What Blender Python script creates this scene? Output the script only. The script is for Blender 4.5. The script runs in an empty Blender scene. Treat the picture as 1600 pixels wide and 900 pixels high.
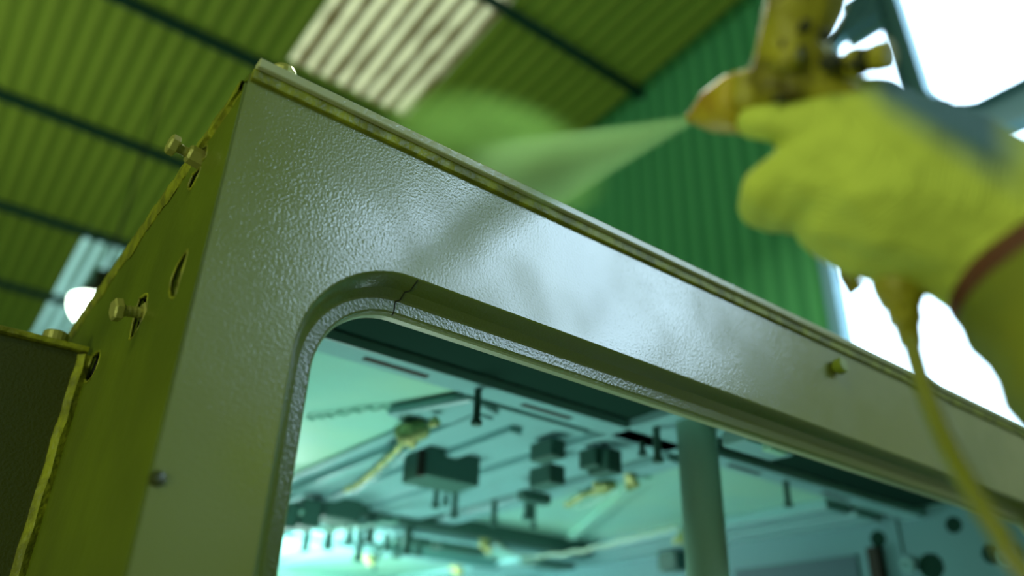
import bpy, bmesh, math, random
from mathutils import Vector, Matrix
random.seed(7)
C = bpy.context.scene.collection
SC = bpy.context.scene

# ------------------------------------------------------------------ camera
FPX, PITCH, ROLL, AZ = 1240.18, 27.787, 1.9754, 53.171   # focal length in px of the 1600 wide frame
_a, _p, _r = map(math.radians, (AZ, PITCH, ROLL))
_fh = Vector((math.cos(_a), math.sin(_a), 0)); _rt = Vector((math.sin(_a), -math.cos(_a), 0)); _z = Vector((0, 0, 1))
CF = math.cos(_p) * _fh + math.sin(_p) * _z
_u = math.cos(_p) * _z - math.sin(_p) * _fh
CR = math.cos(_r) * _rt + math.sin(_r) * _u
CU = -math.sin(_r) * _rt + math.cos(_r) * _u
cam = bpy.data.cameras.new('camera'); cam_o = bpy.data.objects.new('camera', cam); C.objects.link(cam_o)
cam_o.matrix_world = Matrix((CR, CU, -CF)).transposed().to_4x4()
cam.sensor_width = 36; cam.lens = 36 * FPX / 1600; cam.clip_start = 0.02; cam.clip_end = 200
cam.dof.use_dof = True; cam.dof.focus_distance = 0.84; cam.dof.aperture_fstop = 1.9
SC.camera = cam_o

def ray(px, py):
    return (CF * FPX + CR * (px - 800) + CU * (450 - py)).normalized()
def at(px, py, ax, v):
    d = ray(px, py); return d * (v / d[ax])
def pt(px, py, t): return ray(px, py) * t

# ------------------------------------------------------------------ world, lights, exposure
w = bpy.data.worlds.new('sky'); SC.world = w; w.use_nodes = True
bg = w.node_tree.nodes['Background']; bg.inputs[0].default_value = (0.57, 0.81, 1.0, 1); bg.inputs[1].default_value = 6.6
SC.view_settings.view_transform = 'Standard'; SC.view_settings.look = 'None'
SC.view_settings.gamma = 1; SC.view_settings.use_curve_mapping = False
SC.view_settings.exposure = 0.0

def area(name, loc, target, sx, sy, energy, col, portal=False):
    l = bpy.data.lights.new(name, 'AREA'); l.shape = 'RECTANGLE'; l.size = sx; l.size_y = sy; l.energy = energy; l.color = col
    o = bpy.data.objects.new(name, l); C.objects.link(o); o.location = loc
    d = Vector(target) - Vector(loc); o.rotation_euler = d.to_track_quat('-Z', 'Y').to_euler()
    if portal: l.cycles.is_portal = True
    return o
# openings of the shed: door in the gable, high windows, door behind
area('portal_gable', (5.0, 1.83, 2.3), (0, 1.83, 2.3), 1.8, 7.3, 1, (1, 1, 1), True)
area('portal_gable_window', (5.0, -4.6, 4.3), (0, -4.6, 4.3), 4.2, 3.6, 1, (1, 1, 1), True)
area('portal_rear', (4.25, -7.0, 5.4), (4.25, 0, 5.4), 1.3, 2.6, 1, (1, 1, 1), True)
# unseen fill lights, added to brighten the glove, panel, side, mist and roof
area('fill_light', (-3.2, -1.6, 3.2), (.4, .6, .3), 1.4, 1.4, 60, (.92, 1, .62))
area('fill_light', (-1.2, .1, .0), (.36, .22, .28), .5, .5, 9.5, (.88, 1, .62))
area('fill_light', (2.6, 2.4, 4.6), (.9, 1.4, .5), 1.2, 1.2, 190, (.95, 1, .85))
area('fill_light', (-2.5, 7, 1), (-.5, 8, 6), 1.5, 1.5, 110, (.95, 1, .75))
area('fill_light', (-2.5, 3.0, -.4), (.137, 1.0, .3), 1.0, 1.0, 9, (.95, 1, .6))

# ------------------------------------------------------------------ materials
def lin(c):
    return tuple((x / 255 / 12.92 if x / 255 <= .04045 else ((x / 255 + .055) / 1.055) ** 2.4) for x in c) + (1,)
def mat(name, rgb, rough=.5, metal=0, bump=None, var=None, spec=.5, coat=0, coat_rough=.12, transl=None, emit=None, rough_var=None):
    """bump=(scale,strength,distance)  var=(rgb2,scale,lo,hi)  rough_var=(scale,lo,hi)"""
    m = bpy.data.materials.new(name); m.use_nodes = True; nt = m.node_tree; N = nt.nodes; L = nt.links
    b = N['Principled BSDF']; b.inputs['Base Color'].default_value = lin(rgb); b.inputs['Roughness'].default_value = rough
    b.inputs['Metallic'].default_value = metal; b.inputs['Specular IOR Level'].default_value = spec
    b.inputs['Coat Weight'].default_value = coat; b.inputs['Coat Roughness'].default_value = coat_rough; b.inputs['Coat IOR'].default_value = 1.85
    tc = N.new('ShaderNodeTexCoord'); src = b.inputs['Base Color']
    if var:
        n = N.new('ShaderNodeTexNoise'); n.inputs['Scale'].default_value = var[1]; n.inputs['Detail'].default_value = 4
        L.new(tc.outputs['Object'], n.inputs['Vector'])
        r = N.new('ShaderNodeMapRange'); r.inputs[1].default_value = var[2]; r.inputs[2].default_value = var[3]
        L.new(n.outputs['Fac'], r.inputs[0])
        mx = N.new('ShaderNodeMix'); mx.data_type = 'RGBA'; mx.inputs[6].default_value = lin(rgb); mx.inputs[7].default_value = lin(var[0])
        L.new(r.outputs[0], mx.inputs[0]); L.new(mx.outputs[2], b.inputs['Base Color'])
    if rough_var:
        n = N.new('ShaderNodeTexNoise'); n.inputs['Scale'].default_value = rough_var[0]; n.inputs['Detail'].default_value = 1
        L.new(tc.outputs['Object'], n.inputs['Vector'])
        r = N.new('ShaderNodeMapRange'); r.inputs[1].default_value = .35; r.inputs[2].default_value = .65
        r.inputs[3].default_value = rough_var[1]; r.inputs[4].default_value = rough_var[2]
        L.new(n.outputs['Fac'], r.inputs[0]); L.new(r.outputs[0], b.inputs['Roughness'])
        if coat:     # the wet film has patches where it has already dulled
            r2 = N.new('ShaderNodeMapRange'); r2.inputs[1].default_value = .42; r2.inputs[2].default_value = .66
            r2.inputs[3].default_value = coat_rough; r2.inputs[4].default_value = .2
            L.new(n.outputs['Fac'], r2.inputs[0]); L.new(r2.outputs[0], b.inputs['Coat Roughness'])
            r3 = N.new('ShaderNodeMapRange'); r3.inputs[1].default_value = .5; r3.inputs[2].default_value = .68
            r3.inputs[3].default_value = coat; r3.inputs[4].default_value = coat * .8
            L.new(n.outputs['Fac'], r3.inputs[0]); L.new(r3.outputs[0], b.inputs['Coat Weight'])
    if bump:
        n = N.new('ShaderNodeTexNoise'); n.inputs['Scale'].default_value = bump[0]; n.inputs['Detail'].default_value = 2
        L.new(tc.outputs['Object'], n.inputs['Vector'])
        bp = N.new('ShaderNodeBump'); bp.inputs['Strength'].default_value = bump[1]; bp.inputs['Distance'].default_value = bump[2]
        L.new(n.outputs['Fac'], bp.inputs['Height']); L.new(bp.outputs[0], b.inputs['Normal'])
        if coat: L.new(bp.outputs[0], b.inputs['Coat Normal'])
    if transl:
        t = N.new('ShaderNodeBsdfTranslucent'); t.inputs[0].default_value = lin(transl[0])
        if len(transl) > 2:      # blotchy dirt on a rooflight
            n = N.new('ShaderNodeTexNoise'); n.inputs['Scale'].default_value = transl[3]; n.inputs['Detail'].default_value = 5
            L.new(tc.outputs['Object'], n.inputs['Vector'])
            r = N.new('ShaderNodeMapRange'); r.inputs[1].default_value = .38; r.inputs[2].default_value = .62
            L.new(n.outputs['Fac'], r.inputs[0])
            mx = N.new('ShaderNodeMix'); mx.data_type = 'RGBA'; mx.inputs[6].default_value = lin(transl[0]); mx.inputs[7].default_value = lin(transl[2])
            L.new(r.outputs[0], mx.inputs[0]); L.new(mx.outputs[2], t.inputs[0])
        ms = N.new('ShaderNodeMixShader'); ms.inputs[0].default_value = transl[1]
        L.new(b.outputs[0], ms.inputs[1]); L.new(t.outputs[0], ms.inputs[2]); L.new(ms.outputs[0], N['Material Output'].inputs[0])
    if emit:
        b.inputs['Emission Color'].default_value = lin(emit[0]); b.inputs['Emission Strength'].default_value = emit[1]
    return m

M = {}
M['paint'] = mat('cab_paint', (112, 122, 46), .42, bump=(360, .38, .0008), coat=1.0, coat_rough=.04, rough_var=(11, .32, .52))
M['recess'] = mat('frame_paint', (92, 108, 8), .34, bump=(330, .35, .001), coat=.6, coat_rough=.05)
M['lip'] = mat('lip_paint', (150, 165, 120), .4, bump=(200, .4, .001))
M['side'] = mat('primer_yellow_green', (96, 112, 12), .42, bump=(60, .25, .002), var=((80, 94, 10), 6, .35, .65))
M['rim'] = mat('rim_overspray', (140, 146, 22), .5, bump=(90, .8, .004), var=((100, 105, 12), 40, .4, .62))
M['dark'] = mat('dark_olive_paint', (54, 60, 12), .3, bump=(260, .6, .0015), coat=.3)
M['bolt'] = mat('oversprayed_bolt', (160, 160, 80), .35, metal=.3, bump=(200, .4, .001))
M['boltg'] = mat('green_bolt', (124, 140, 36), .3, bump=(200, .3, .001))
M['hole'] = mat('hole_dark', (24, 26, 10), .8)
M['rail'] = mat('rail_paint', (168, 172, 128), .3, bump=(150, .5, .001), coat=.3)
M['teal'] = mat('teal_primer', (132, 196, 180), .38, bump=(30, .15, .002), var=((144, 202, 174), 3, .4, .65))
M['tealb'] = mat('blue_teal_primer', (118, 172, 172), .35, bump=(30, .15, .002))
M['teald'] = mat('dark_green_shade', (22, 52, 42), .9, spec=.05)  # paints the shade over the window; also colours dark holes and a joint
M['tealm'] = mat('grey_green_primer_shade', (48, 92, 80), .5)
M['recp'] = mat('recess_blue_green', (44, 84, 92), .5)
M['bulk'] = mat('bulkhead_blue_green', (84, 134, 138), .45)
M['pole'] = mat('pole_paint', (160, 196, 172), .45)
M['foam'] = mat('sealant', (190, 200, 130), .7, bump=(60, 1, .01), var=((120, 150, 90), 40, .4, .6))
def sheet(name, crest, trough, axis, transl_w, blot=None, blot_scale=1.0, stretch=(1, .25, 1)):
    """corrugated sheet: crest and trough colours paint in the ridge shading along with dirt; blotches, and light coming through"""
    m = bpy.data.materials.new(name); m.use_nodes = True; nt = m.node_tree; N = nt.nodes; L = nt.links
    b = N['Principled BSDF']; b.inputs['Roughness'].default_value = .7; b.inputs['Specular IOR Level'].default_value = .2
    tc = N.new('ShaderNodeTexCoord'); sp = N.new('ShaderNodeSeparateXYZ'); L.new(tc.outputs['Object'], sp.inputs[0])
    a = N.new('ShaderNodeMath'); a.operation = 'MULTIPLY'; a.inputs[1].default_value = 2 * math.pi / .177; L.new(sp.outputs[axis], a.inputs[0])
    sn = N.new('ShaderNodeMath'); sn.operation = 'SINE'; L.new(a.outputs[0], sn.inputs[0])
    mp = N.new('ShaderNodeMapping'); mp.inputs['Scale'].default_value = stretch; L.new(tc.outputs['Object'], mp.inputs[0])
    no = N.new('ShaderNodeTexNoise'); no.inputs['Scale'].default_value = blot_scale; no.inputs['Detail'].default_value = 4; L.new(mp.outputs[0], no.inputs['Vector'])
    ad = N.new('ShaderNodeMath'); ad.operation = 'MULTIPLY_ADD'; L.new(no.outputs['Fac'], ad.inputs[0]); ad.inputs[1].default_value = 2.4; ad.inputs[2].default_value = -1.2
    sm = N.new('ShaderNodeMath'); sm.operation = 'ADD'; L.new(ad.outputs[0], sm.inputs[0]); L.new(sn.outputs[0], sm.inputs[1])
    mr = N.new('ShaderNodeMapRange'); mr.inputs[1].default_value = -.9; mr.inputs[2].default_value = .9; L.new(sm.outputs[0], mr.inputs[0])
    mx = N.new('ShaderNodeMix'); mx.data_type = 'RGBA'; mx.inputs[6].default_value = lin(trough); mx.inputs[7].default_value = lin(crest)  # stripes put the light and shade of the ridges into the sheet colour
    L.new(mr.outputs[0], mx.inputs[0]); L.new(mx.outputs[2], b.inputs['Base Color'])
    t = N.new('ShaderNodeBsdfTranslucent'); L.new(mx.outputs[2], t.inputs[0])
    ms = N.new('ShaderNodeMixShader'); ms.inputs[0].default_value = transl_w
    L.new(b.outputs[0], ms.inputs[1]); L.new(t.outputs[0], ms.inputs[2]); L.new(ms.outputs[0], N['Material Output'].inputs[0])
    return m
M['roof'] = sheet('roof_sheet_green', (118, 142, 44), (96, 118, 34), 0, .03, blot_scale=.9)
M['sky1'] = sheet('rooflight_dirty', (240, 226, 170), (84, 66, 22), 0, .15, blot_scale=4.5, stretch=(1, .6, 1))
M['sky2'] = sheet('rooflight_clear', (200, 236, 214), (50, 84, 50), 0, .14, blot_scale=2)
M['purlin'] = mat('purlin_teal', (8, 62, 48), .5)
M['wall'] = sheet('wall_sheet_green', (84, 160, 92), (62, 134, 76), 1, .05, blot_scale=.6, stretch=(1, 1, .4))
M['walln'] = mat('wall_plain', (120, 138, 116), .8)
M['wallp'] = mat('wall_pale', (215, 222, 205), .8)
M['steel'] = mat('steel_blue_grey', (104, 156, 172), .5)
M['floor'] = mat('concrete_floor', (118, 122, 104), .7, bump=(8, .3, .01), var=((96, 100, 84), .8, .3, .7))
M['lampg'] = mat('lamp_glow', (255, 255, 255), .4, emit=((235, 255, 235), 9))
M['black'] = mat('lamp_housing', (22, 30, 20), .5)
M['gun'] = mat('gun_overspray', (156, 150, 28), .55, bump=(90, .8, .004), var=((96, 88, 20), 38, .5, .66))
M['cap'] = mat('air_cap_amber', (180, 160, 30), .5, bump=(90, .5, .003), var=((150, 120, 20), 50, .5, .7))
M['gund'] = mat('gun_crevice_shade_and_ring', (40, 44, 14), .6)
M['hose'] = mat('hose_olive', (112, 118, 18), .4, bump=(120, .3, .002))
M['skin'] = mat('skin', (176, 128, 96), .55)
M['band'] = mat('rust_brown_band', (92, 50, 22), .7)
M['sleeve'] = mat('sleeve_olive', (128, 134, 22), .8, bump=(20, .7, .01), var=((90, 104, 20), 14, .35, .65))

# ------------------------------------------------------------------ mesh helpers
def new_obj(name, bm, m, parent=None, smooth=False, bevel=0):
    me = bpy.data.meshes.new(name); bmesh.ops.recalc_face_normals(bm, faces=bm.faces[:]); bm.to_mesh(me); bm.free()
    if smooth:
        for p in me.polygons: p.use_smooth = True
    me.materials.append(m); o = bpy.data.objects.new(name, me); C.objects.link(o)
    if parent: o.parent = parent
    if bevel:
        b = o.modifiers.new('bevel', 'BEVEL'); b.width = bevel; b.segments = 2; b.limit_method = 'ANGLE'; b.angle_limit = .7
    return o
def bake(o):
    dg = bpy.context.evaluated_depsgraph_get(); dg.update()
    me = bpy.data.meshes.new_from_object(o.evaluated_get(dg)); old = o.data; o.modifiers.clear(); o.data = me
    bpy.data.meshes.remove(old)
def empty(name, loc=(0, 0, 0), label=None, cat=None, group=None, kind=None):
    o = bpy.data.objects.new(name, None); C.objects.link(o); o.location = loc; o.empty_display_size = .1
    tag(o, label, cat, group, kind); return o
def tag(o, label=None, cat=None, group=None, kind=None):
    if label: o['label'] = label
    if cat: o['category'] = cat
    if group: o['group'] = group
    if kind: o['kind'] = kind
    return o
def box(bm, a, b):
    x0, y0, z0 = [min(a[i], b[i]) for i in range(3)]; x1, y1, z1 = [max(a[i], b[i]) for i in range(3)]
    v = [bm.verts.new(p) for p in ((x0, y0, z0), (x1, y0, z0), (x1, y1, z0), (x0, y1, z0), (x0, y0, z1), (x1, y0, z1), (x1, y1, z1), (x0, y1, z1))]
    for f in ((0, 3, 2, 1), (4, 5, 6, 7), (0, 1, 5, 4), (1, 2, 6, 5), (2, 3, 7, 6), (3, 0, 4, 7)): bm.faces.new([v[i] for i in f])
def frame_of(d):
    d = d.normalized(); h = Vector((0, 0, 1)) if abs(d.z) < .9 else Vector((1, 0, 0))
    a = d.cross(h).normalized(); return a, d.cross(a)
def bar(bm, a, b, w, h, up=None):
    """rectangular bar from a to b"""
    a, b = Vector(a), Vector(b); d = (b - a).normalized(); s, u = frame_of(d)
    if up is not None: u = (Vector(up) - d * d.dot(Vector(up))).normalized(); s = d.cross(u)
    vs = []
    for p in (a, b):
        for i, j in ((-1, -1), (1, -1), (1, 1), (-1, 1)): vs.append(bm.verts.new(p + s * i * w / 2 + u * j * h / 2))
    for f in ((0, 1, 2, 3), (4, 7, 6, 5), (0, 4, 5, 1), (1, 5, 6, 2), (2, 6, 7, 3), (3, 7, 4, 0)): bm.faces.new([vs[i] for i in f])
def loft(bm, pts, rads, n=20, cap=True):
    """tube through pts with a radius at each"""
    pts = [Vector(p) for p in pts]; rings = []; s = None
    for i, p in enumerate(pts):
        d = (pts[min(i + 1, len(pts) - 1)] - pts[max(i - 1, 0)])
        d.normalize()
        if s is None: s, _ = frame_of(d)
        s = (s - d * s.dot(d)).normalized(); u = d.cross(s)
        rings.append([bm.verts.new(p + (s * math.cos(2 * math.pi * k / n) + u * math.sin(2 * math.pi * k / n)) * rads[i]) for k in range(n)])
    for i in range(len(rings) - 1):
        for k in range(n): bm.faces.new((rings[i][k], rings[i][(k + 1) % n], rings[i + 1][(k + 1) % n], rings[i + 1][k]))
    if cap: bm.faces.new(rings[0][::-1]); bm.faces.new(rings[-1])
def lathe(bm, a, d, prof, n=24):
    """profile [(distance along d, radius)] turned about the axis a+d; equal distances are allowed"""
    a, d = Vector(a), Vector(d).normalized(); s, u = frame_of(d); rings = []
    for t, r in prof:
        rings.append([bm.verts.new(a + d * t + (s * math.cos(2 * math.pi * k / n) + u * math.sin(2 * math.pi * k / n)) * max(r, 1e-5)) for k in range(n)])
    for i in range(len(rings) - 1):
        for k in range(n): bm.faces.new((rings[i][k], rings[i][(k + 1) % n], rings[i + 1][(k + 1) % n], rings[i + 1][k]))
    bm.faces.new(rings[0][::-1]); bm.faces.new(rings[-1])
def spline(P, n):
    P = [Vector(p) for p in P]; out = []
    Q = [P[0] * 2 - P[1]] + P + [P[-1] * 2 - P[-2]]
    for i in range(1, len(Q) - 2):
        for k in range(n):
            t = k / n; a, b, c, d = Q[i - 1], Q[i], Q[i + 1], Q[i + 2]
            out.append(.5 * ((2 * b) + (c - a) * t + (2 * a - 5 * b + 4 * c - d) * t * t + (3 * b - a - 3 * c + d) * t ** 3))
    out.append(P[-1]); return out
def blob(name, chains, m, parent=None, voxel=.0022, smooth=8):
    """organic surface: chains of (point, radius) swept with spheres, welded by a voxel remesh"""
    bm = bmesh.new()
    for ch in chains:
        for (a, ra), (b, rb) in zip(ch[:-1], ch[1:]):
            n = max(2, int((b - a).length / (min(ra, rb) * .3)) + 1)
            for k in range(n + 1):
                t = k / n; bmesh.ops.create_icosphere(bm, subdivisions=2, radius=ra + (rb - ra) * t, matrix=Matrix.Translation(a.lerp(b, t)))
    o = new_obj(name, bm, m, parent)
    r = o.modifiers.new('r', 'REMESH'); r.mode = 'VOXEL'; r.voxel_size = voxel; r.use_smooth_shade = True
    s = o.modifiers.new('s', 'SMOOTH'); s.factor = .5; s.iterations = smooth
    bake(o)
    if not o.data.materials: o.data.materials.append(m)
    for p in o.data.polygons: p.use_smooth = True
    return o
def cut(o, bm):
    """real holes through a sheet"""
    c = new_obj('cutter', bm, M['hole']); md = o.modifiers.new('b', 'BOOLEAN'); md.operation = 'DIFFERENCE'; md.object = c; md.solver = 'EXACT'
    bake(o); me = c.data; bpy.data.objects.remove(c); bpy.data.meshes.remove(me)

# ------------------------------------------------------------------ the shed
FZ = -1.35                                   # floor level below the lens
def rz(y): return 6.4 - .1 * y               # roof height
PX0, PX1, PY0, PY1 = -8.0, 5.0, -7.0, 14.5
bm = bmesh.new(); box(bm, (PX0 - .2, PY0 - .2, FZ - .2), (PX1 + .2, PY1 + .2, FZ)); tag(new_obj('floor', bm, M['floor']), kind='structure')
bm = bmesh.new(); box(bm, (5.2, -40, FZ - .25), (60, 60, FZ - .05)); tag(new_obj('ground', bm, M['floor']), kind='structure')

PITCHC = .177
def corrugated(bm, x0, x1, y0, y1, z=rz, amp=.024, seg=8, dz=0):
    n = max(4, round((x1 - x0) / PITCHC * seg)); prev = None
    for i in range(n + 1):
        x = x0 + (x1 - x0) * i / n; h = amp * math.sin(2 * math.pi * x / PITCHC) + dz
        a = bm.verts.new((x, y0, z(y0) + h)); b = bm.verts.new((x, y1, z(y1) + h))
        if prev: bm.faces.new((prev[0], a, b, prev[1]))
        prev = (a, b)
S1 = (1.77, 3.186, 4.35, 6.32)     # rooflight sheets (x0,x1,y0,y1)
S2 = (0.885, 1.947, 10.5, 14.0)
bm = bmesh.new()
corrugated(bm, PX0, S2[0], PY0, PY1)
corrugated(bm, S2[0], S1[0], PY0, S2[2])
corrugated(bm, S1[0], S2[1], PY0, S1[2]); corrugated(bm, S1[0], S2[1], S1[3], S2[2])
corrugated(bm, S2[0], S2[1], S2[3], PY1)
corrugated(bm, S2[1], S1[1], PY0, S1[2]); corrugated(bm, S2[1], S1[1], S1[3], PY1)
corrugated(bm, S1[1], PX1, PY0, PY1)
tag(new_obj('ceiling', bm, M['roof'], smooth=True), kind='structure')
for i, (S, m) in enumerate(((S1, M['sky1']), (S2, M['sky2']))):
    bm = bmesh.new(); corrugated(bm, *S); tag(new_obj('window_%d' % (i + 1), bm, m, smooth=True), kind='structure')
for y in (-4, -1.9, .25, 2.4, 4.47, 6.47, 8.42, 10.45, 12.4, 14.3):
    bm = bmesh.new(); z = rz(y) - .03
    box(bm, (PX0, y - .04, z - .11), (PX1, y - .03, z)); box(bm, (PX0, y - .04, z - .01), (PX1, y + .04, z)); box(bm, (PX0, y - .04, z - .11), (PX1, y + .02, z - .10))
    tag(new_obj('purlin', bm, M['purlin']), kind='structure')

def wall_x(name, x, y0, y1, z0, z1, m):
    bm = bmesh.new(); n = max(4, round((y1 - y0) / PITCHC * 8)); prev = None
    for i in range(n + 1):
        y = y0 + (y1 - y0) * i / n; h = .024 * math.sin(2 * math.pi * y / PITCHC)
        zt = (rz(y) if z1 is None else z1)
        a = bm.verts.new((x + h, y, z0)); b = bm.verts.new((x + h, y, zt))
        if prev: bm.faces.new((prev[0], a, b, prev[1]))
        prev = (a, b)
    return tag(new_obj(name, bm, m, smooth=True), kind='structure')
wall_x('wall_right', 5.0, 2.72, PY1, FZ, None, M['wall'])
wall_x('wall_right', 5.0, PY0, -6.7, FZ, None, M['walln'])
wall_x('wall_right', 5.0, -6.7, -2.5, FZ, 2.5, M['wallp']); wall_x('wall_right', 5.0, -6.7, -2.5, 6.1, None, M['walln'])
wall_x('wall_right', 5.0, -2.5, .95, FZ, None, M['wallp'])  # unseen stretch, extended to block grazing daylight and made pale to bounce light
bm = bmesh.new(); box(bm, (PX0 - .1, PY0, FZ), (PX0, PY1, 7.2)); tag(new_obj('wall_left', bm, M['walln']), kind='structure')
bm = bmesh.new(); box(bm, (PX0, PY1, FZ), (PX1, PY1 + .1, 5.1)); tag(new_obj('wall_back', bm, M['walln']), kind='structure')
bm = bmesh.new(); WX0, WX1, WZ0, WZ1 = 3.6, 4.9, 4.1, 6.7
box(bm, (PX0, PY0 - .1, FZ), (PX1, PY0, WZ0)); box(bm, (PX0, PY0 - .1, WZ1), (PX1, PY0, 7.3))
box(bm, (PX0, PY0 - .1, WZ0), (WX0, PY0, WZ1)); box(bm, (WX1, PY0 - .1, WZ0), (PX1, PY0, WZ1))
tag(new_obj('wall_front', bm, M['walln']), kind='structure')
bm = bmesh.new(); box(bm, (4.93, 2.66, FZ), (5.07, 2.75, 6.2)); tag(new_obj('trim_1', bm, M['steel']), kind='structure')
bm = bmesh.new(); box(bm, (4.93, PY0, 0), (5.06, PY1, .1)); 
for v in bm.verts: v.co.z += rz(v.co.y) - .06
tag(new_obj('trim_2', bm, M['wall']), kind='structure')
# steelwork in the gable opening
def steel(name, a, b, wd, h, up):
    bm = bmesh.new(); a, b = Vector(a), Vector(b)
    d = (b - a).normalized(); u = (Vector(up) - d * d.dot(Vector(up))).normalized(); s = d.cross(u)
    bar(bm, a + u * h / 2, b + u * h / 2, wd, .016, u); bar(bm, a - u * h / 2, b - u * h / 2, wd, .016, u); bar(bm, a, b, .014, h, u)
    return tag(new_obj(name, bm, M['steel']), kind='structure')
steel('steel_column', (5, 1.78, 3.4), (5, 1.86, 6.2), .16, .15, (0, 1, 0))
steel('steel_beam', (5, 2.72, 3.56), (5, .95, 3.56), .16, .27, (0, 0, 1))
steel('steel_brace', (5, 2.72, 4.62), (5, 1.86, 5.36), .1, .1, (0, 0, 1))
steel('steel_brace', (5, 2.68, 5.0), (5, 1.86, 5.0), .1, .12, (0, 0, 1))
steel('steel_beam', (5, 2.72, 5.6), (5, .95, 5.8), .16, .2, (0, 0, 1))
bm = bmesh.new(); box(bm, (4.985, 1.86, 4.8), (5.015, 2.2, 5.3)); tag(new_obj('gusset_plate', bm, M['steel']), kind='structure')

# high bay lamp hanging in the shed
lc = at(152, 474, 1, 7.33); LR = .225
lamp = empty('pendant_lamp', lc, 'glowing white dome lamp hanging under the roof behind the cab side', 'lamp')
bm = bmesh.new(); lathe(bm, (0, 0, 0), (0, 0, -1), [(LR * math.sin(t * math.pi / 2 / 8), LR * math.cos(t * math.pi / 2 / 8)) for t in range(9)])
new_obj('diffuser', bm, M['lampg'], lamp, True)
bm = bmesh.new(); lathe(bm, (0, 0, .004), (0, 0, 1), [(0, LR * .97), (.02, LR * .9), (.12, .13), (.16, .12), (.16, .1), (.3, .095), (.32, .05)]); new_obj('housing', bm, M['black'], lamp, True)
bm = bmesh.new(); lathe(bm, (0, 0, .3), (0, 0, 1), [(0, .012), (rz(lc.y) - lc.z - .32, .012)], 8); new_obj('hanger_rod', bm, M['black'], lamp)

# ------------------------------------------------------------------ vehicle cab
YF, XS, ZT = .60, .137, .512
cab = empty('vehicle_cab', (1.2, 1.9, -.9), 'beige and yellow-green cab shell with freshly sprayed wet front and round-cornered window opening', 'vehicle cab')
OFF = -Vector(cab.location)
def part(name, bm, m, parent=None, smooth=False, bevel=0, label=None):
    p = parent or cab
    o = new_obj(name, bm, m, p, smooth, bevel)
    q = Vector((0, 0, 0)); a = p
    while a: q += a.location; a = a.parent
    o.data.transform(Matrix.Translation(-q))
    if label: o['label'] = label
    return o
def rr(i, y, x0=.222, x1=1.80, z0=-.42, z1=.366, r=.108, n=14):
    x0 += i; x1 -= i; z0 += i; z1 -= i; r -= i; out = []
    for cx, cz, a0 in ((x1 - r, z1 - r, 0), (x0 + r, z1 - r, 90), (x0 + r, z0 + r, 180), (x1 - r, z0 + r, 270)):
        for k in range(n + 1):
            a = math.radians(a0 + 90 * k / n); out.append((cx + r * math.cos(a), y, cz + r * math.sin(a)))
    return out
PROF = [(0, .600), (.0015, .6008), (.003, .603), (.008, .614), (.0095, .6175), (.0155, .6255), (.0175, .6272), (.0285, .6278), (.0302, .6290), (.031, .6315)]
bm = bmesh.new()
outer = [bm.verts.new(p) for p in ((XS, YF, -.9), (2.6, YF, -.9), (2.6, YF, ZT), (XS, YF, ZT))]
inner = [bm.verts.new(p) for p in rr(0, YF)]
es = [bm.edges.new((outer[i], outer[(i + 1) % 4])) for i in range(4)] + [bm.edges.new((inner[i], inner[(i + 1) % len(inner)])) for i in range(len(inner))]
bmesh.ops.triangle_fill(bm, use_beauty=True, edges=es)
front = part('front_panel', bm, M['paint'])
front.data.flip_normals() if front.data.polygons[0].normal.y > 0 else None
bm = bmesh.new(); rings = [[bm.verts.new(p) for p in rr(i, y)] for i, y in PROF]
for a, b in zip(rings[:-1], rings[1:]):
    n = len(a)
    for k in range(n): bm.faces.new((a[k], a[(k + 1) % n], b[(k + 1) % n], b[k]))
wf = part('window_frame', bm, M['recess'], smooth=True, label='recessed brownish frame around the window opening'); wf.data.set_sharp_from_angle(angle=.2)
bm = bmesh.new(); rings = [[bm.verts.new(p) for p in rr(i, y)] for i, y in ((.031, .6315), (.0325, .634), (.0325, .643), (.030, .646), (-.01, .648))]
for a, b in zip(rings[:-1], rings[1:]):
    n = len(a)
    for k in range(n): bm.faces.new((a[k], a[(k + 1) % n], b[(k + 1) % n], b[k]))
part('inner_lip', bm, M['lip'], wf, label='pale green edge lip of the window frame')
bm = bmesh.new(); sp = [(x, y) for x, y in PROF]; SX = .331
loft(bm, [(SX - .004 * (k > 4) + .004 * (k < 3), y - .0002, .366 - i - .0002) for k, (i, y) in enumerate(sp[1:])], [.0007] * (len(sp) - 1), 6)
part('seam', bm, M['hole'], wf, label='thin dark seam crossing the frame')
# top drip rail
bm = bmesh.new(); box(bm, (XS + .004, .5905, .517), (2.6, .604, .5275)); part('drip_rail', bm, M['rail'], bevel=.0015)
bm = bmesh.new(); box(bm, (XS + .002, .5955, .505), (2.6, .6005, .517)); part('drip_shade_strip', bm, M['rim'], cab.children[-1], bevel=.001)  # olive strip paints the shadow line under the rail
bm = bmesh.new(); box(bm, (XS, .601, .506), (2.6, 3.6, .512)); part('roof_skin', bm, M['side'])
# side face with slots
bm = bmesh.new(); box(bm, (XS - .002, .6006, -.9), (XS + .003, 2.2, .5)); side = part('side_panel', bm, M['side'])
def side_pt(px, py): return at(px, py, 0, XS)
cb = bmesh.new()
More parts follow.
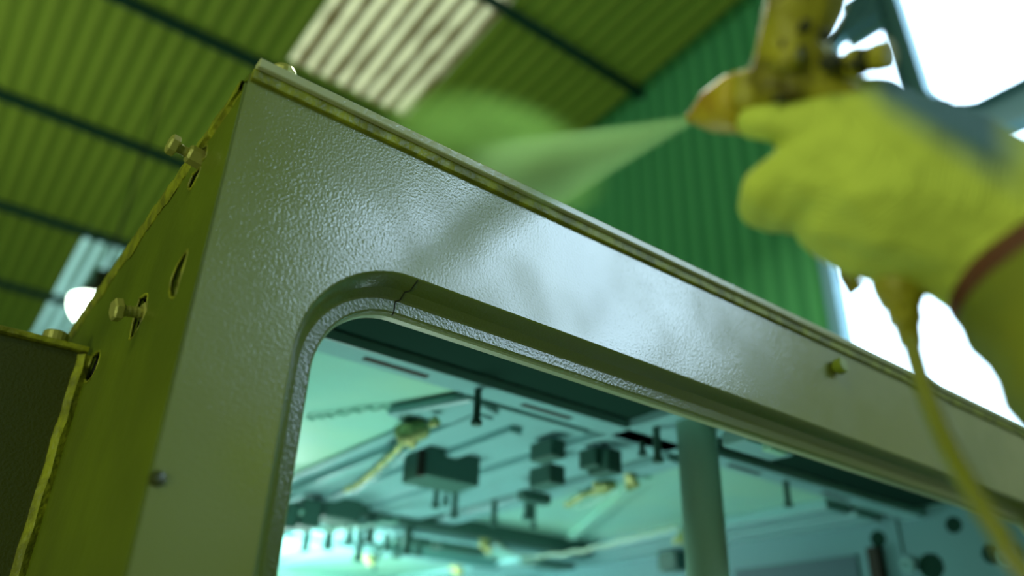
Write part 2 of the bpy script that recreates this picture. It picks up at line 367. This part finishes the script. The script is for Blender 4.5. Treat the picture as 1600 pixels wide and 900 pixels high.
# openings torn into the side sheet, outlined on its plane
SLOTS = [[(268, 455), (272, 435), (283, 410), (297, 391), (292, 415), (284, 440), (277, 464), (270, 466)],
         [(317, 236), (327, 229), (325, 247), (316, 252)], [(304, 274), (317, 262), (311, 280), (301, 297), (297, 292)],
         [(221, 467), (234, 461), (230, 484), (217, 518), (206, 531), (211, 502)], [(147, 557), (159, 549), (156, 570), (142, 596), (134, 593), (140, 575)]]
SLOTS = [[side_pt(*q) for q in sl] for sl in SLOTS]
for sl in SLOTS:
    sm = spline(sl + [sl[0]], 4)[:-1]; sl[:] = sm
    a = [cb.verts.new(p + Vector((-.02, 0, 0))) for p in sm]; b = [cb.verts.new(p + Vector((.0045, 0, 0))) for p in sm]; k = len(a)
    for i in range(k): cb.faces.new((a[i], a[(i + 1) % k], b[(i + 1) % k], b[i]))
    cb.faces.new(a[::-1]); cb.faces.new(b)
cb2 = cb; bmesh.ops.translate(cb2, vec=-Vector(cab.location), verts=cb2.verts[:])
_c = new_obj('cutter', cb2, M['hole'], cab); md = side.modifiers.new('b', 'BOOLEAN'); md.object = _c; md.solver = 'EXACT'; bake(side)
bpy.data.objects.remove(_c)
for sl in SLOTS:            # raised bead of overspray round each slot
    pts = [p + Vector((-.0015, 0, 0)) for p in sl] + [sl[0] + Vector((-.0015, 0, 0))]
    bm = bmesh.new(); loft(bm, pts, [.0011 + .0009 * random.random() for _ in pts], 8, False); part('slot_bead', bm, M['rim'], side, True)
bm = bmesh.new(); box(bm, (XS + .0045, .604, -.9), (XS + .02, 2.2, .505)); part('slot_shade_backing', bm, M['hole'], side, label='dark sheet standing in for the shade behind the slots')  # dark sheet stands in for the unlit space behind the slots
# ragged rim along the top of the side
bm = bmesh.new(); prev = None; N = 90
for i in range(N + 1):
    y = .603 + (1.6 - .603) * i / N
    q = .0014 * math.sin(i * 1.3) + .0012 * random.uniform(-1, 1); h = .020 + .004 * math.sin(i * .45) + .003 * random.uniform(-1, 1)
    k = min(1, i / 22)
    ring = [bm.verts.new((XS - .003, y, .498 - (h * .35 + h * .65 * k) * 1.0)), bm.verts.new((XS - .006, y, .496 - .006)), bm.verts.new((XS - .005, y, .503 + q)), bm.verts.new((XS + .004, y, .505 + q)), bm.verts.new((XS + .004, y, .48))]
    if prev:
        for a in range(5): bm.faces.new((prev[a], prev[(a + 1) % 5], ring[(a + 1) % 5], ring[a]))
    prev = ring
part('side_rim', bm, M['rim'], label='ragged lighter yellow-green rim of the side')
# fender panel to the left of the side
bm = bmesh.new(); box(bm, (-1.3, 1.05, -.9), (XS - .012, 1.07, .371)); fen = part('rear_panel', bm, M['dark'], bevel=.002, label='dark olive panel standing out from the side')
bm = bmesh.new(); box(bm, (-1.3, 1.042, .371), (XS - .006, 1.3, .378)); part('top_flange', bm, M['rim'], fen, bevel=.001)
bm = bmesh.new(); pr = None
for i in range(60):
    z = .366 - i * .021; q = .0015 * math.sin(i * 2.1) + .001 * random.uniform(-1, 1)
    r = [bm.verts.new((XS - .016 + q, 1.045, z)), bm.verts.new((XS - .009 + q * .5, 1.036, z)), bm.verts.new((XS - .001, 1.040, z)), bm.verts.new((XS - .001, 1.052, z)), bm.verts.new((XS - .016, 1.052, z))]
    if pr:
        for a in range(5): bm.faces.new((pr[a], pr[(a + 1) % 5], r[(a + 1) % 5], r[a]))
    pr = r
part('corner_flange', bm, M['rim'], fen)

def hexbolt(base, d, shank, r_sh, r_head, h_head, m, nut=0, label=None, hexa=True):
    bm = bmesh.new(); d = Vector(d).normalized(); base = Vector(base)
    if shank > 0: lathe(bm, base, d, [(0, r_sh)] + [(shank * k / 10, r_sh * (1 if k % 2 else .9)) for k in range(11)], 14)
    if nut: lathe(bm, base, d, [(0, r_sh * 1.5), (0, r_sh * 1.9), (nut * .85, r_sh * 1.9), (nut, r_sh * 1.55)], 6)
    n = 6 if hexa else 20
    lathe(bm, base + d * shank, d, [(0, r_head * .85), (h_head * .12, r_head), (h_head * .8, r_head), (h_head, r_head * .82)], n)
    return part('bolt', bm, m, smooth=False, label=label)
# first side bolt sticks out to the left, second one below
b1 = side_pt(318, 252)
def x_at(px, py, y, z0=None):
    d = ray(px, py); return (d * (y / d.y)).x
d1 = Vector((x_at(258, 246, b1.y) - XS, -.003, .003))
hexbolt(b1, d1, d1.length * .78, .0052, .0105, .009, M['bolt'], nut=.017)
b2 = side_pt(228, 490); d2 = Vector((x_at(176, 487, b2.y) - XS, -.003, -.006))
hexbolt(b2, d2, d2.length * .75, .0058, .0115, .009, M['bolt'], nut=.004)
p = at(443, 112, 1, .612); hexbolt((p.x, .612, .512), (0, 0, 1), .006, .008, .0135, .026, M['bolt'], hexa=False, label='domed bolt head on the top edge')
p = at(88, 524, 1, 1.058); bm = bmesh.new(); lathe(bm, (p.x, 1.060, .378), (0, 0, 1), [(0, .008), (0, .0145), (.012, .0145), (.014, .012), (.014, .008), (.002, .0075)], 18); part('nut', bm, M['bolt'])
p = at(1313, 573, 1, .59); hexbolt((p.x, YF, p.z), (-.05, -1, .08), .004, .008, .0125, .014, M['boltg'], hexa=False, label='small green bolt head on the front panel')
p = at(236, 746, 1, YF); bm = bmesh.new(); lathe(bm, (XS + .004, YF, p.z), (0, -1, 0), [(0, .006), (.002, .005), (.003, .002)], 14); part('plug', bm, M['dark'])

# ------------------------------------------------------------------ cab interior
ZI = .47
ceil = None
bm = bmesh.new(); box(bm, (.15, .66, .497), (2.6, 3.55, .503)); ceil = part('ceiling_sheet', bm, M['teal'])
bm = bmesh.new(); box(bm, (.19, 3.5, -.9), (3.0, 3.55, .5)); part('far_wall', bm, M['teal'])
bm = bmesh.new(); box(bm, (.16, .665, .487), (1.05, 1.02, .4965)); part('header_shade', bm, M['teald'], label='shaded recess above the window, painted as a dark green plate')  # dark colour stands in for shade in the recessed ceiling
bm = bmesh.new(); box(bm, (1.215, .665, .487), (2.09, 1.02, .4965)); part('header_shade', bm, M['teald'], label='shaded recess above the window, painted as a dark green plate')
bm = bmesh.new(); box(bm, (.16, 1.02, ZI), (2.14, 1.075, .488)); part('inner_rail', bm, M['tealb'], bevel=.002)
rail = cab.children[-1]
bm = bmesh.new()
for x0, x1 in ((.20, .32), (.503, .62), (.815, .93), (1.375, 1.485), (1.72, 1.83)):
    bm = bmesh.new(); box(bm, (x0, 1.041, ZI - .001), (x1, 1.055, ZI + .004)); part('slot', bm, M['hole'], rail, bevel=0, label='long dark slot')
v = bmesh.new(); vs = [v.verts.new(p) for p in ((.16, 1.075, ZI + .001), (2.14, 1.075, ZI + .001), (2.14, 1.135, .497), (.16, 1.135, .497), (.16, 1.075, .497), (2.14, 1.075, .497))]
for f in ((0, 1, 2, 3), (0, 3, 4), (1, 5, 2), (0, 4, 5, 1), (3, 2, 5, 4)): v.faces.new([vs[i] for i in f])
part('rail_chamfer', v, M['tealm'], rail)  # darker colour paints the shadow side of the rail
# cross beams running into the cab
def beam(x0, x1, y0, y1, z0, m='tealb', z1=.497, name='cross_beam'):
    bm = bmesh.new(); box(bm, (x0, y0, z0), (x1, y1, z1)); return part(name, bm, M[m], bevel=.003)
cb_ = beam(1.05, 1.215, .66, 3.4, ZI)
beam(.79, .83, 1.15, 3.4, ZI - .002); beam(.76, 1.05, 1.13, 3.4, .486)
beam(.90, .93, 1.19, 3.4, ZI, 'tealb'); beam(1.27, 1.33, 1.12, 3.4, .472); beam(1.215, 1.27, 1.12, 3.4, .488, 'tealm')
beam(1.88, 1.98, 1.14, 3.4, ZI); beam(1.98, 2.02, 1.14, 3.4, .485, 'tealm'); beam(2.02, 2.14, 1.14, 3.4, .474)
for y0, y1, z in ((2.03, 2.07, .455), (2.07, 2.12, .44), (2.55, 2.62, .46)):
    beam(.9, 1.9, y0, y1, z, 'tealm' if z == .455 else 'tealb', name='long_beam')
bm = bmesh.new(); bar(bm, (1.37, 1.28, .488), (1.76, 1.99, .488), .025, .012, (0, 0, 1)); part('diagonal_strip', bm, M['teal'])
# rounded junction sheet
bm = bmesh.new(); bar(bm, (.79, 1.12, .484), (.72, 1.30, .484), .10, .02, (0, 0, 1)); part('junction_plate', bm, M['tealb'], bevel=.008)
# pole
bm = bmesh.new(); lathe(bm, (1.118, .915, -.9), (0, 0, 1), [(0, .036), (1.37, .036)], 32); part('pole', bm, M['pole'], smooth=True)
bpy.data.objects[cab.children[-1].name]
# end bulkhead
bm = bmesh.new(); box(bm, (2.14, .66, -.9), (2.16, 3.5, .497)); bulk = part('bulkhead', bm, M['bulk'])
def bulk_pt(px, py): return at(px, py, 0, 2.14)
def bp(px, py, r, depth, name, m):
    q = bulk_pt(px, py); bm = bmesh.new()
    lathe(bm, (2.141, q.y, q.z), (-1, 0, 0), [(0, r), (depth, r), (depth, r * .7), (depth * .3, r * .6)], 20); return part(name, bm, M[m], bulk, True)
bp(1422, 884, .018, .02, 'pipe_stub', 'tealb'); bp(1575, 870, .02, .015, 'pipe_stub', 'tealb')
for px, py, s in ((1490, 820, .022), (1455, 885, .035), (1550, 865, .026), (1372, 842, .024)):
    q = bulk_pt(px, py); bm = bmesh.new(); lathe(bm, (2.1405, q.y, q.z), (-1, 0, 0), [(0, s), (.002, s * .9), (.002, .001)], 9); part('hole', bm, M['teald'], bulk)
a, b = bulk_pt(1150, 890), bulk_pt(1345, 905); bm = bmesh.new(); box(bm, (2.132, a.y, a.z - .25), (2.141, b.y, a.z - .002)); part('recess_panel', bm, M['recp'], bulk)
a, b = bulk_pt(1362, 858), bulk_pt(1385, 930); bm = bmesh.new(); box(bm, (2.11, a.y, a.z - .2), (2.141, a.y - .03, a.z)); part('bracket', bm, M['hole'], bulk)
a = bulk_pt(1404, 830); bm = bmesh.new(); box(bm, (2.137, a.y, a.z - .06), (2.141, a.y - .004, a.z + .03)); part('joint', bm, M['teald'], bulk)
# studs and brackets hanging under the ceiling
def stud(px, y0, y1, r=.0055, z=ZI, foot=True, m='tealm'):
    p = at(px, y0, 2, z); d = ray(px, y1); zb = (d * (p.y / d.y)).z; bm = bmesh.new()
    lathe(bm, (p.x, p.y, .49), (0, 0, -1), [(0, r), (.49 - zb - .008, r), (.49 - zb - .008, r * (1.5 if foot else 1)), (.49 - zb, r * (1.5 if foot else 1))], 10)
    return part('stud', bm, M[m])
for px, y0, y1, r in ((747, 609, 665, .0065), (683, 755, 794, .007), (697, 772, 790, .006), (712, 766, 810, .008), (773, 782, 822, .008), (826, 772, 812, .011), (834, 792, 826, .006),
                      (1025, 668, 722, .007), (1066, 668, 700, .005), (1227, 752, 790, .007), (517, 815, 860, .012), (482, 820, 862, .011), (549, 812, 850, .010), (565, 822, 878, .011), (582, 800, 850, .012),
                      (606, 838, 862, .012), (622, 838, 872, .010), (640, 812, 868, .012), (655, 840, 870, .012), (585, 880, 893, .008), (592, 852, 874, .008), (945, 700, 740, .007), (1003, 690, 712, .006)):
    stud(px, y0, y1, r)
def pbox(x0, x1, y0, y1, Y, dep, m='tealm', name='bracket'):
    """bracket whose front stands at depth Y; corners sighted in the photo frame"""
    a, b, c = at(x0, y0, 1, Y), at(x1, y0, 1, Y), at((x0 + x1) / 2, y1, 1, Y)
    zt = max(a.z, b.z); bm = bmesh.new(); box(bm, (a.x, Y, c.z), (b.x, Y + dep, min(zt, .49))); return part(name, bm, M[m], bevel=.004)
pbox(668, 752, 704, 752, 1.42, .10); pbox(656, 668, 703, 744, 1.42, .01, 'hole')
pbox(512, 568, 772, 812, 2.0, .12); pbox(474, 506, 782, 824, 2.0, .1); pbox(450, 470, 786, 826, 2.0, .1)
pbox(862, 884, 688, 714, 1.17, .07); pbox(860, 884, 728, 756, 1.22, .07); pbox(930, 945, 700, 728, 1.12, .05); pbox(820, 862, 772, 784, 1.42, .03)
pbox(950, 972, 704, 738, 1.1, .06); pbox(1168, 1240, 690, 700, .74, .05, 'tealb')
pbox(1055, 1075, 862, 890, 1.8, .08); pbox(1060, 1078, 820, 850, 1.8, .05, 'hole'); pbox(1205, 1230, 688, 706, .72, .02, 'teal')
pbox(640, 690, 838, 852, 2.3, .06); pbox(690, 760, 850, 862, 2.2, .06); pbox(840, 900, 866, 884, 2.2, .1)
# lumps of sealant and loose cable
def lump(px, py, r, z=ZI - .012, n=7):
    c = at(px, py, 2, z); ch = [[(c + Vector([random.uniform(-1, 1) * r * .7 for _ in range(3)]), r * random.uniform(.4, .7)), (c, r * .6)] for _ in range(n)]
    o = blob('sealant_lump', ch, M['foam'], None, .004, 3); o.parent = cab; o.data.transform(Matrix.Translation(OFF)); return o
lump(646, 672, .030); lump(640, 690, .018); lump(680, 658, .012); lump(752, 842, .034); lump(765, 850, .025); lump(580, 868, .03); lump(945, 762, .02); lump(985, 752, .018); lump(1065, 840, .02); lump(715, 890, .03)
def cable(pts, r, m='foam', name='cable'):
    bm = bmesh.new(); P = spline([at(x, y, 2, z) for x, y, z in pts], 10)
    P = [p + Vector((0, 0, .003 * math.sin(i * 1.7))) for i, p in enumerate(P)]; loft(bm, P, [r] * len(P), 8); return part(name, bm, M[m], smooth=True)
cable([(632, 690, .45), (610, 712, .455), (585, 735, .46), (560, 755, .46), (540, 765, .455)], .006)
cable([(640, 700, .455), (620, 722, .46), (590, 742, .455), (555, 768, .46)], .005, 'tealb')
cable([(480, 655, .488), (520, 650, .488), (580, 640, .488), (640, 638, .488)], .004, 'teal')
cable([(950, 765, .45), (915, 772, .455), (885, 790, .46)], .007)
cable([(985, 757, .46), (940, 780, .46), (900, 795, .46)], .005, 'teal')
cable([(775, 850, .44), (820, 868, .44), (900, 862, .44), (1000, 838, .45), (1062, 822, .46)], .006, 'pole')
cable([(470, 800, .43), (500, 826, .43), (560, 822, .43), (620, 815, .43)], .007, 'teal')
# work light inside the cab, below the sill
for n, (lx, ly, lz), tgt, s1, s2, e, col in (('work_light', (.9, 2.75, .12), (1.1, 2.8, .5), .5, .3, 36, (.74, 1, .93)), ('work_light', (.75, 1.5, -.35), (.9, 1.5, .5), .5, .5, 9, (.76, 1, .88)), ('work_light', (1.9, 1.5, -.6), (1.9, 1.5, .5), .4, .4, 1.3, (.7, .98, 1))):
    area(n, (lx, ly, lz), tgt, s1, s2, e, col)

# ------------------------------------------------------------------ spray gun
T = .50
gun = empty('spray_gun', pt(1250, 120, T), 'yellow oversprayed paint gun pointing left, spraying mist', 'spray gun')
def gpart(name, bm, m, parent=None, smooth=True, label=None, bevel=0): return part(name, bm, m, parent or gun, smooth, bevel, label)
def pxr(r, t=T): return r * t / FPX
A0 = pt(1076, 185, T + .03); A1 = pt(1165, 158, T + .012); A2 = pt(1262, 118, T - .004); A3 = pt(1392, 86, T - .03)
bm = bmesh.new(); loft(bm, [A0, A0.lerp(A1, .12), A0.lerp(A1, .14), A0.lerp(A1, .4), A0.lerp(A1, .8), A0.lerp(A1, 1.0)], [pxr(9), pxr(11), pxr(17), pxr(34), pxr(46), pxr(47)], 26)
gpart('air_cap', bm, M['cap'], label='amber conical air cap')
bm = bmesh.new(); loft(bm, [A1, A1.lerp(A2, .05), A1.lerp(A2, .3), A1.lerp(A2, .34), A1.lerp(A2, .8), A2], [pxr(40), pxr(44), pxr(44), pxr(36), pxr(40), pxr(42)], 24); gpart('barrel', bm, M['gun'])
ch = [[(pt(1215, 130, T), pxr(44)), (pt(1238, 65, T), pxr(50)), (pt(1260, 0, T), pxr(56)), (pt(1268, -60, T), pxr(60))],
      [(pt(1225, 120, T), pxr(44)), (pt(1290, 140, T), pxr(34)), (pt(1330, 170, T), pxr(34))],
      [(pt(1240, 60, T - .01), pxr(30)), (pt(1285, 100, T - .005), pxr(26))],
      [(pt(1218, 10, T - .01), pxr(20)), (pt(1228, -50, T - .01), pxr(22))], [(pt(1205, 95, T - .01), pxr(18)), (pt(1232, 92, T - .02), pxr(20))]]
gb = blob('gun_body', ch, M['gun'], None, .0018, 4); gb.parent = gun; gb.data.transform(Matrix.Translation(-gun.location))
for px, py, dx, dy, r, ln in ((1250, 70, 2, 34, 6, 1), (1222, 62, 3, 26, 5, 1), (1262, 30, -14, 22, 7, 1), (1288, 44, 4, 22, 11, 1), (1292, 84, 10, 28, 15, 1), (1332, 92, 6, 14, 12, 1), (1232, 152, -26, 6, 6, 1)):
    a = pt(px, py, T - .021); b = pt(px + dx, py + dy, T - .021); bm = bmesh.new(); loft(bm, [a, a.lerp(b, .5), b], [pxr(r * .6), pxr(r), pxr(r * .5)], 12)
    gpart('crevice_shade', bm, M['gund'], gb)  # dark lumps paint the shade in the crevices of the gun body
B0, B1 = pt(1280, 112, T), pt(1392, 84, T - .02)
bm = bmesh.new(); loft(bm, [B0.lerp(B1, t) for t in (0, .25, .26, .45, .46, .6, .61, .78, .8, .98, 1)], [pxr(r) for r in (24, 24, 16, 16, 22, 22, 14, 14, 21, 21, 15)], 16); gpart('needle_knob', bm, M['gun'])
for t in (.26, .42, .61, .7):
    bm = bmesh.new(); loft(bm, [B0.lerp(B1, t), B0.lerp(B1, t + .05)], [pxr(19)] * 2, 16); gpart('dark_ring', bm, M['gund'])
# handle inside the fist, and fittings below it
bm = bmesh.new(); loft(bm, [pt(1310, 150, T), pt(1350, 260, T), pt(1385, 380, T - .01), pt(1404, 450, T - .015), pt(1410, 470, T - .018)], [pxr(36), pxr(34), pxr(34), pxr(34), pxr(30)], 18); gpart('handle', bm, M['gun'])
bm = bmesh.new(); loft(bm, [pt(1405, 452, T - .015), pt(1410, 478, T - .018), pt(1411, 480, T - .018), pt(1416, 505, T - .02), pt(1417, 507, T - .02), pt(1424, 540, T - .023)], [pxr(30), pxr(27), pxr(23), pxr(22), pxr(18), pxr(15)], 18); gpart('hose_coupling', bm, M['gun'])
bm = bmesh.new(); loft(bm, [pt(1318, 398, T + .01), pt(1322, 430, T + .008), pt(1334, 452, T + .006), pt(1346, 440, T + .006)], [pxr(9), pxr(12), pxr(14), pxr(9)], 12); gpart('trigger_hook', bm, M['gun'])

# hose
hose_pts = [pt(1420, 520, T - .022), pt(1430, 560, T - .03), pt(1452, 630, T - .045), pt(1482, 700, T - .06), pt(1520, 770, T - .075), pt(1562, 835, T - .085), pt(1615, 910, T - .09)]
last = hose_pts[-1]; hose_pts += [last + Vector((.03, -.05, -.10)), last + Vector((.05, -.2, -.5)), Vector((last.x + .1, last.y - .4, FZ + .25)), Vector((last.x + .4, last.y - .7, FZ + .012)), Vector((last.x + 1.2, last.y - .9, FZ + .008))]
bm = bmesh.new(); P = spline(hose_pts, 12); loft(bm, P, [.0049] * len(P), 14)
hose = tag(new_obj('air_hose', bm, M['hose'], smooth=True), 'olive yellow hose running down from the paint gun across the cab front', 'hose')

# ------------------------------------------------------------------ gloved hand and arm of the painter
person = empty('person', pt(1500, 320, T - .03), 'person seen only by a yellow-gloved hand and sleeve gripping the paint gun', 'person')
def cc(*a): return [(pt(x, y, T + dt), pxr(r, T + dt)) for x, y, dt, r in a]
fingers = [cc((1310, 200, -.012, 50), (1250, 196, -.014, 36), (1208, 192, -.012, 29), (1176, 192, -.006, 25)),                       # index on the trigger
           cc((1330, 235, -.02, 60), (1268, 252, -.018, 46), (1200, 296, -.012, 40), (1190, 322, .006, 36), (1206, 345, .016, 20)),                  # middle
           cc((1345, 275, -.022, 60), (1270, 285, -.02, 48), (1232, 318, -.01, 36), (1216, 342, .002, 20), (1240, 350, .02, 18)),                 # ring
           cc((1370, 310, -.022, 62), (1315, 342, -.02, 54), (1285, 356, -.008, 40), (1290, 358, .012, 32)),                   # little
           cc((1420, 220, .01, 60), (1370, 170, .02, 46), (1325, 160, .028, 34))]                                              # thumb, behind the gun
palm = [cc((1350, 255, -.002, 108), (1395, 298, 0, 140), (1450, 314, 0, 133), (1500, 334, 0, 124), (1550, 358, 0, 122), (1620, 400, 0, 128), (1665, 420, 0, 132))]
skin_ch = [[(p, r * .8) for p, r in c] for c in fingers + palm] + [cc((1545, 360, 0, 96), (1650, 400, -.0, 104), (1765, 540, -.01, 112), (1980, 830, -.03, 120), (2150, 1080, -.05, 126))]
body = blob('arm', skin_ch, M['skin'], None, .004, 6); body.parent = person; body.data.transform(Matrix.Translation(-person.location)); body['label'] = 'hand and forearm inside the glove and sleeve'
M['glove'] = gm = mat('glove_knit', (176, 190, 40), .85)
nt = gm.node_tree; N_ = nt.nodes; L_ = nt.links
gl = blob('glove', fingers + palm, gm, None, .0022, 10)
# grey-blue back of the glove, yellow fingers and palm
ca = gl.data.color_attributes.new('tone', 'FLOAT_COLOR', 'POINT')
for i, v in enumerate(gl.data.vertices):
    p = v.co; dz = p.dot(CF); x = 800 + FPX * p.dot(CR) / dz; y = 450 - FPX * p.dot(CU) / dz
    k = (x - 1345) / 200; line = 150 + (x - 1345) * .62      # seam between palm side and back
    s = max(0, min(1, (line + 22 - y) / 60)) * max(0, min(1, (x - 1330) / 60)) * max(0, min(1, (1620 - x) / 80))
    ca.data[i].color = (s, s, s, 1)
gl.parent = person; gl.data.transform(Matrix.Translation(-person.location)); gl['label'] = 'yellow knitted glove with a grey-blue back'
at_ = N_.new('ShaderNodeAttribute'); at_.attribute_name = 'tone'
mx = N_.new('ShaderNodeMix'); mx.data_type = 'RGBA'; mx.inputs[6].default_value = lin((190, 206, 76)); mx.inputs[7].default_value = lin((74, 112, 124))
L_.new(at_.outputs['Fac'], mx.inputs[0]); L_.new(mx.outputs[2], N_['Principled BSDF'].inputs['Base Color'])
wv = N_.new('ShaderNodeTexWave'); wv.inputs['Scale'].default_value = 160; wv.inputs['Distortion'].default_value = 1.5; wv.bands_direction = 'X'
tc = N_.new('ShaderNodeTexCoord'); L_.new(tc.outputs['Object'], wv.inputs['Vector'])
bpn = N_.new('ShaderNodeBump'); bpn.inputs['Strength'].default_value = .5; bpn.inputs['Distance'].default_value = .001
fn = N_.new('ShaderNodeTexNoise'); fn.inputs['Scale'].default_value = 26; fn.inputs['Detail'].default_value = 3; L_.new(tc.outputs['Object'], fn.inputs['Vector'])
b2 = N_.new('ShaderNodeBump'); b2.inputs['Strength'].default_value = .8; b2.inputs['Distance'].default_value = .012; L_.new(fn.outputs['Fac'], b2.inputs['Height']); L_.new(b2.outputs[0], bpn.inputs['Normal'])
L_.new(wv.outputs['Fac'], bpn.inputs['Height']); L_.new(bpn.outputs[0], N_['Principled BSDF'].inputs['Normal'])
# cuff band round the wrist and the sleeve beyond it
W0 = pt(1640, 385, T); W1 = pt(1762, 535, T - .02); ax = (W1 - W0).normalized()
def ringy(bm, t0, prof):
    lathe(bm, W0 + ax * t0, ax, prof, 40)
bm = bmesh.new(); ringy(bm, 0, [(.006, pxr(120)), (.006, pxr(138)), (.010, pxr(145)), (.018, pxr(144)), (.020, pxr(138)), (.020, pxr(120))])
bd = part('cuff_band', bm, M['band'], person, True)
bm = bmesh.new(); prof = [(.016, pxr(130)), (.016, pxr(139))] + [(.018 + .012 * k, pxr(143 + 5 * math.sin(k * 1.9) + k * 1.2)) for k in range(26)]
ringy(bm, 0, prof); sl = part('sleeve', bm, M['sleeve'], person, True)

# ------------------------------------------------------------------ spray mist
def vol(name, dens, col, parent, build, noise, axis):
    m = bpy.data.materials.new(name); m.use_nodes = True; nt = m.node_tree; nt.nodes.clear(); L = nt.links
    out = nt.nodes.new('ShaderNodeOutputMaterial'); sc = nt.nodes.new('ShaderNodeVolumeScatter'); sc.inputs['Color'].default_value = lin(col); sc.inputs['Anisotropy'].default_value = .1
    ab = nt.nodes.new('ShaderNodeVolumeAbsorption'); ab.inputs['Color'].default_value = lin(col); ad = nt.nodes.new('ShaderNodeAddShader')
    L.new(sc.outputs[0], ad.inputs[0]); L.new(ab.outputs[0], ad.inputs[1]); L.new(ad.outputs[0], out.inputs['Volume'])
    tc = nt.nodes.new('ShaderNodeTexCoord'); return m, nt, L, (sc, ab), tc
MZ = pt(1079, 187, T + .031); ME = at(772, 298, 1, .88)
LEN = (ME - MZ).length; RAD = 80 * ME.length / FPX
m, nt, L, sc, tc = vol('mist', 1, (190, 245, 150), None, None, None, None)
# local z runs from the nozzle (0) to the far end (1); the radius is 1 at the far end
sep = nt.nodes.new('ShaderNodeSeparateXYZ'); L.new(tc.outputs['Object'], sep.inputs[0])
def math_(op, a, b=None, clamp=False):
    n = nt.nodes.new('ShaderNodeMath'); n.operation = op; n.use_clamp = clamp
    for i, q in enumerate((a, b)):
        if q is None: continue
        if isinstance(q, (int, float)): n.inputs[i].default_value = q
        else: L.new(q, n.inputs[i])
    return n.outputs[0]
X, Y, Z = sep.outputs
rad = math_('SQRT', math_('ADD', math_('MULTIPLY', X, X), math_('MULTIPLY', Y, Y)))
rel = math_('DIVIDE', rad, math_('ADD', math_('MULTIPLY', Z, 1.0), .05))
fall = math_('POWER', math_('SUBTRACT', 1.0, rel, True), 1.1)
nz = nt.nodes.new('ShaderNodeTexNoise'); nz.inputs['Scale'].default_value = 2.4; L.new(tc.outputs['Object'], nz.inputs['Vector'])
thin = math_('DIVIDE', .5, math_('ADD', Z, .30))
tail = math_('MULTIPLY', math_('SUBTRACT', 1.25, Z, True), 1.3, True)
L.new(math_('MULTIPLY', math_('MULTIPLY', math_('MULTIPLY', fall, thin), tail), math_('MULTIPLY', math_('ADD', nz.outputs['Fac'], .3), 62.0)), sc[0].inputs['Density'])
L.new(sc[0].inputs['Density'].links[0].from_socket, sc[1].inputs['Density'])
bm = bmesh.new(); lathe(bm, (0, 0, 0), (0, 0, 1), [(0, .05), (.5, .55), (1.0, 1.05), (1.25, 1.25), (1.27, .9)], 32)
me_o = new_obj('spray_mist', bm, m)
dirv = (ME - MZ).normalized(); me_o.matrix_world = Matrix.Translation(MZ) @ dirv.to_track_quat('Z', 'Y').to_matrix().to_4x4() @ Matrix.Diagonal((RAD, RAD, LEN, 1))
tag(me_o, 'pale green cone of paint mist blown leftwards from the gun nozzle', 'paint mist', kind='stuff')
# drifting cloud beyond the top edge
m2, nt, L, sc, tc = vol('mist_cloud', 1, (180, 248, 120), None, None, None, None)
ln = nt.nodes.new('ShaderNodeVectorMath'); ln.operation = 'LENGTH'; L.new(tc.outputs['Object'], ln.inputs[0])
nz = nt.nodes.new('ShaderNodeTexNoise'); nz.inputs['Scale'].default_value = 1.3; nz.inputs['Detail'].default_value = 2; L.new(tc.outputs['Object'], nz.inputs['Vector'])
f2 = math_('POWER', math_('SUBTRACT', 1.0, ln.outputs['Value'], True), 1.7)
L.new(math_('MULTIPLY', math_('MULTIPLY', f2, math_('SUBTRACT', nz.outputs['Fac'], .2, True)), 75.0), sc[0].inputs['Density'])
L.new(sc[0].inputs['Density'].links[0].from_socket, sc[1].inputs['Density'])
bm = bmesh.new(); bmesh.ops.create_icosphere(bm, subdivisions=3, radius=1)
mc = new_obj('mist_cloud', bm, m2, me_o)
cc_ = at(765, 248, 1, 1.05); mc.matrix_parent_inverse = me_o.matrix_world.inverted()
mc.matrix_world = Matrix.Translation(cc_) @ Matrix((CR, CU, -CF)).transposed().to_4x4() @ Matrix.Rotation(math.radians(-14), 4, 'Z') @ Matrix.Diagonal((.26, .14, .22, 1))
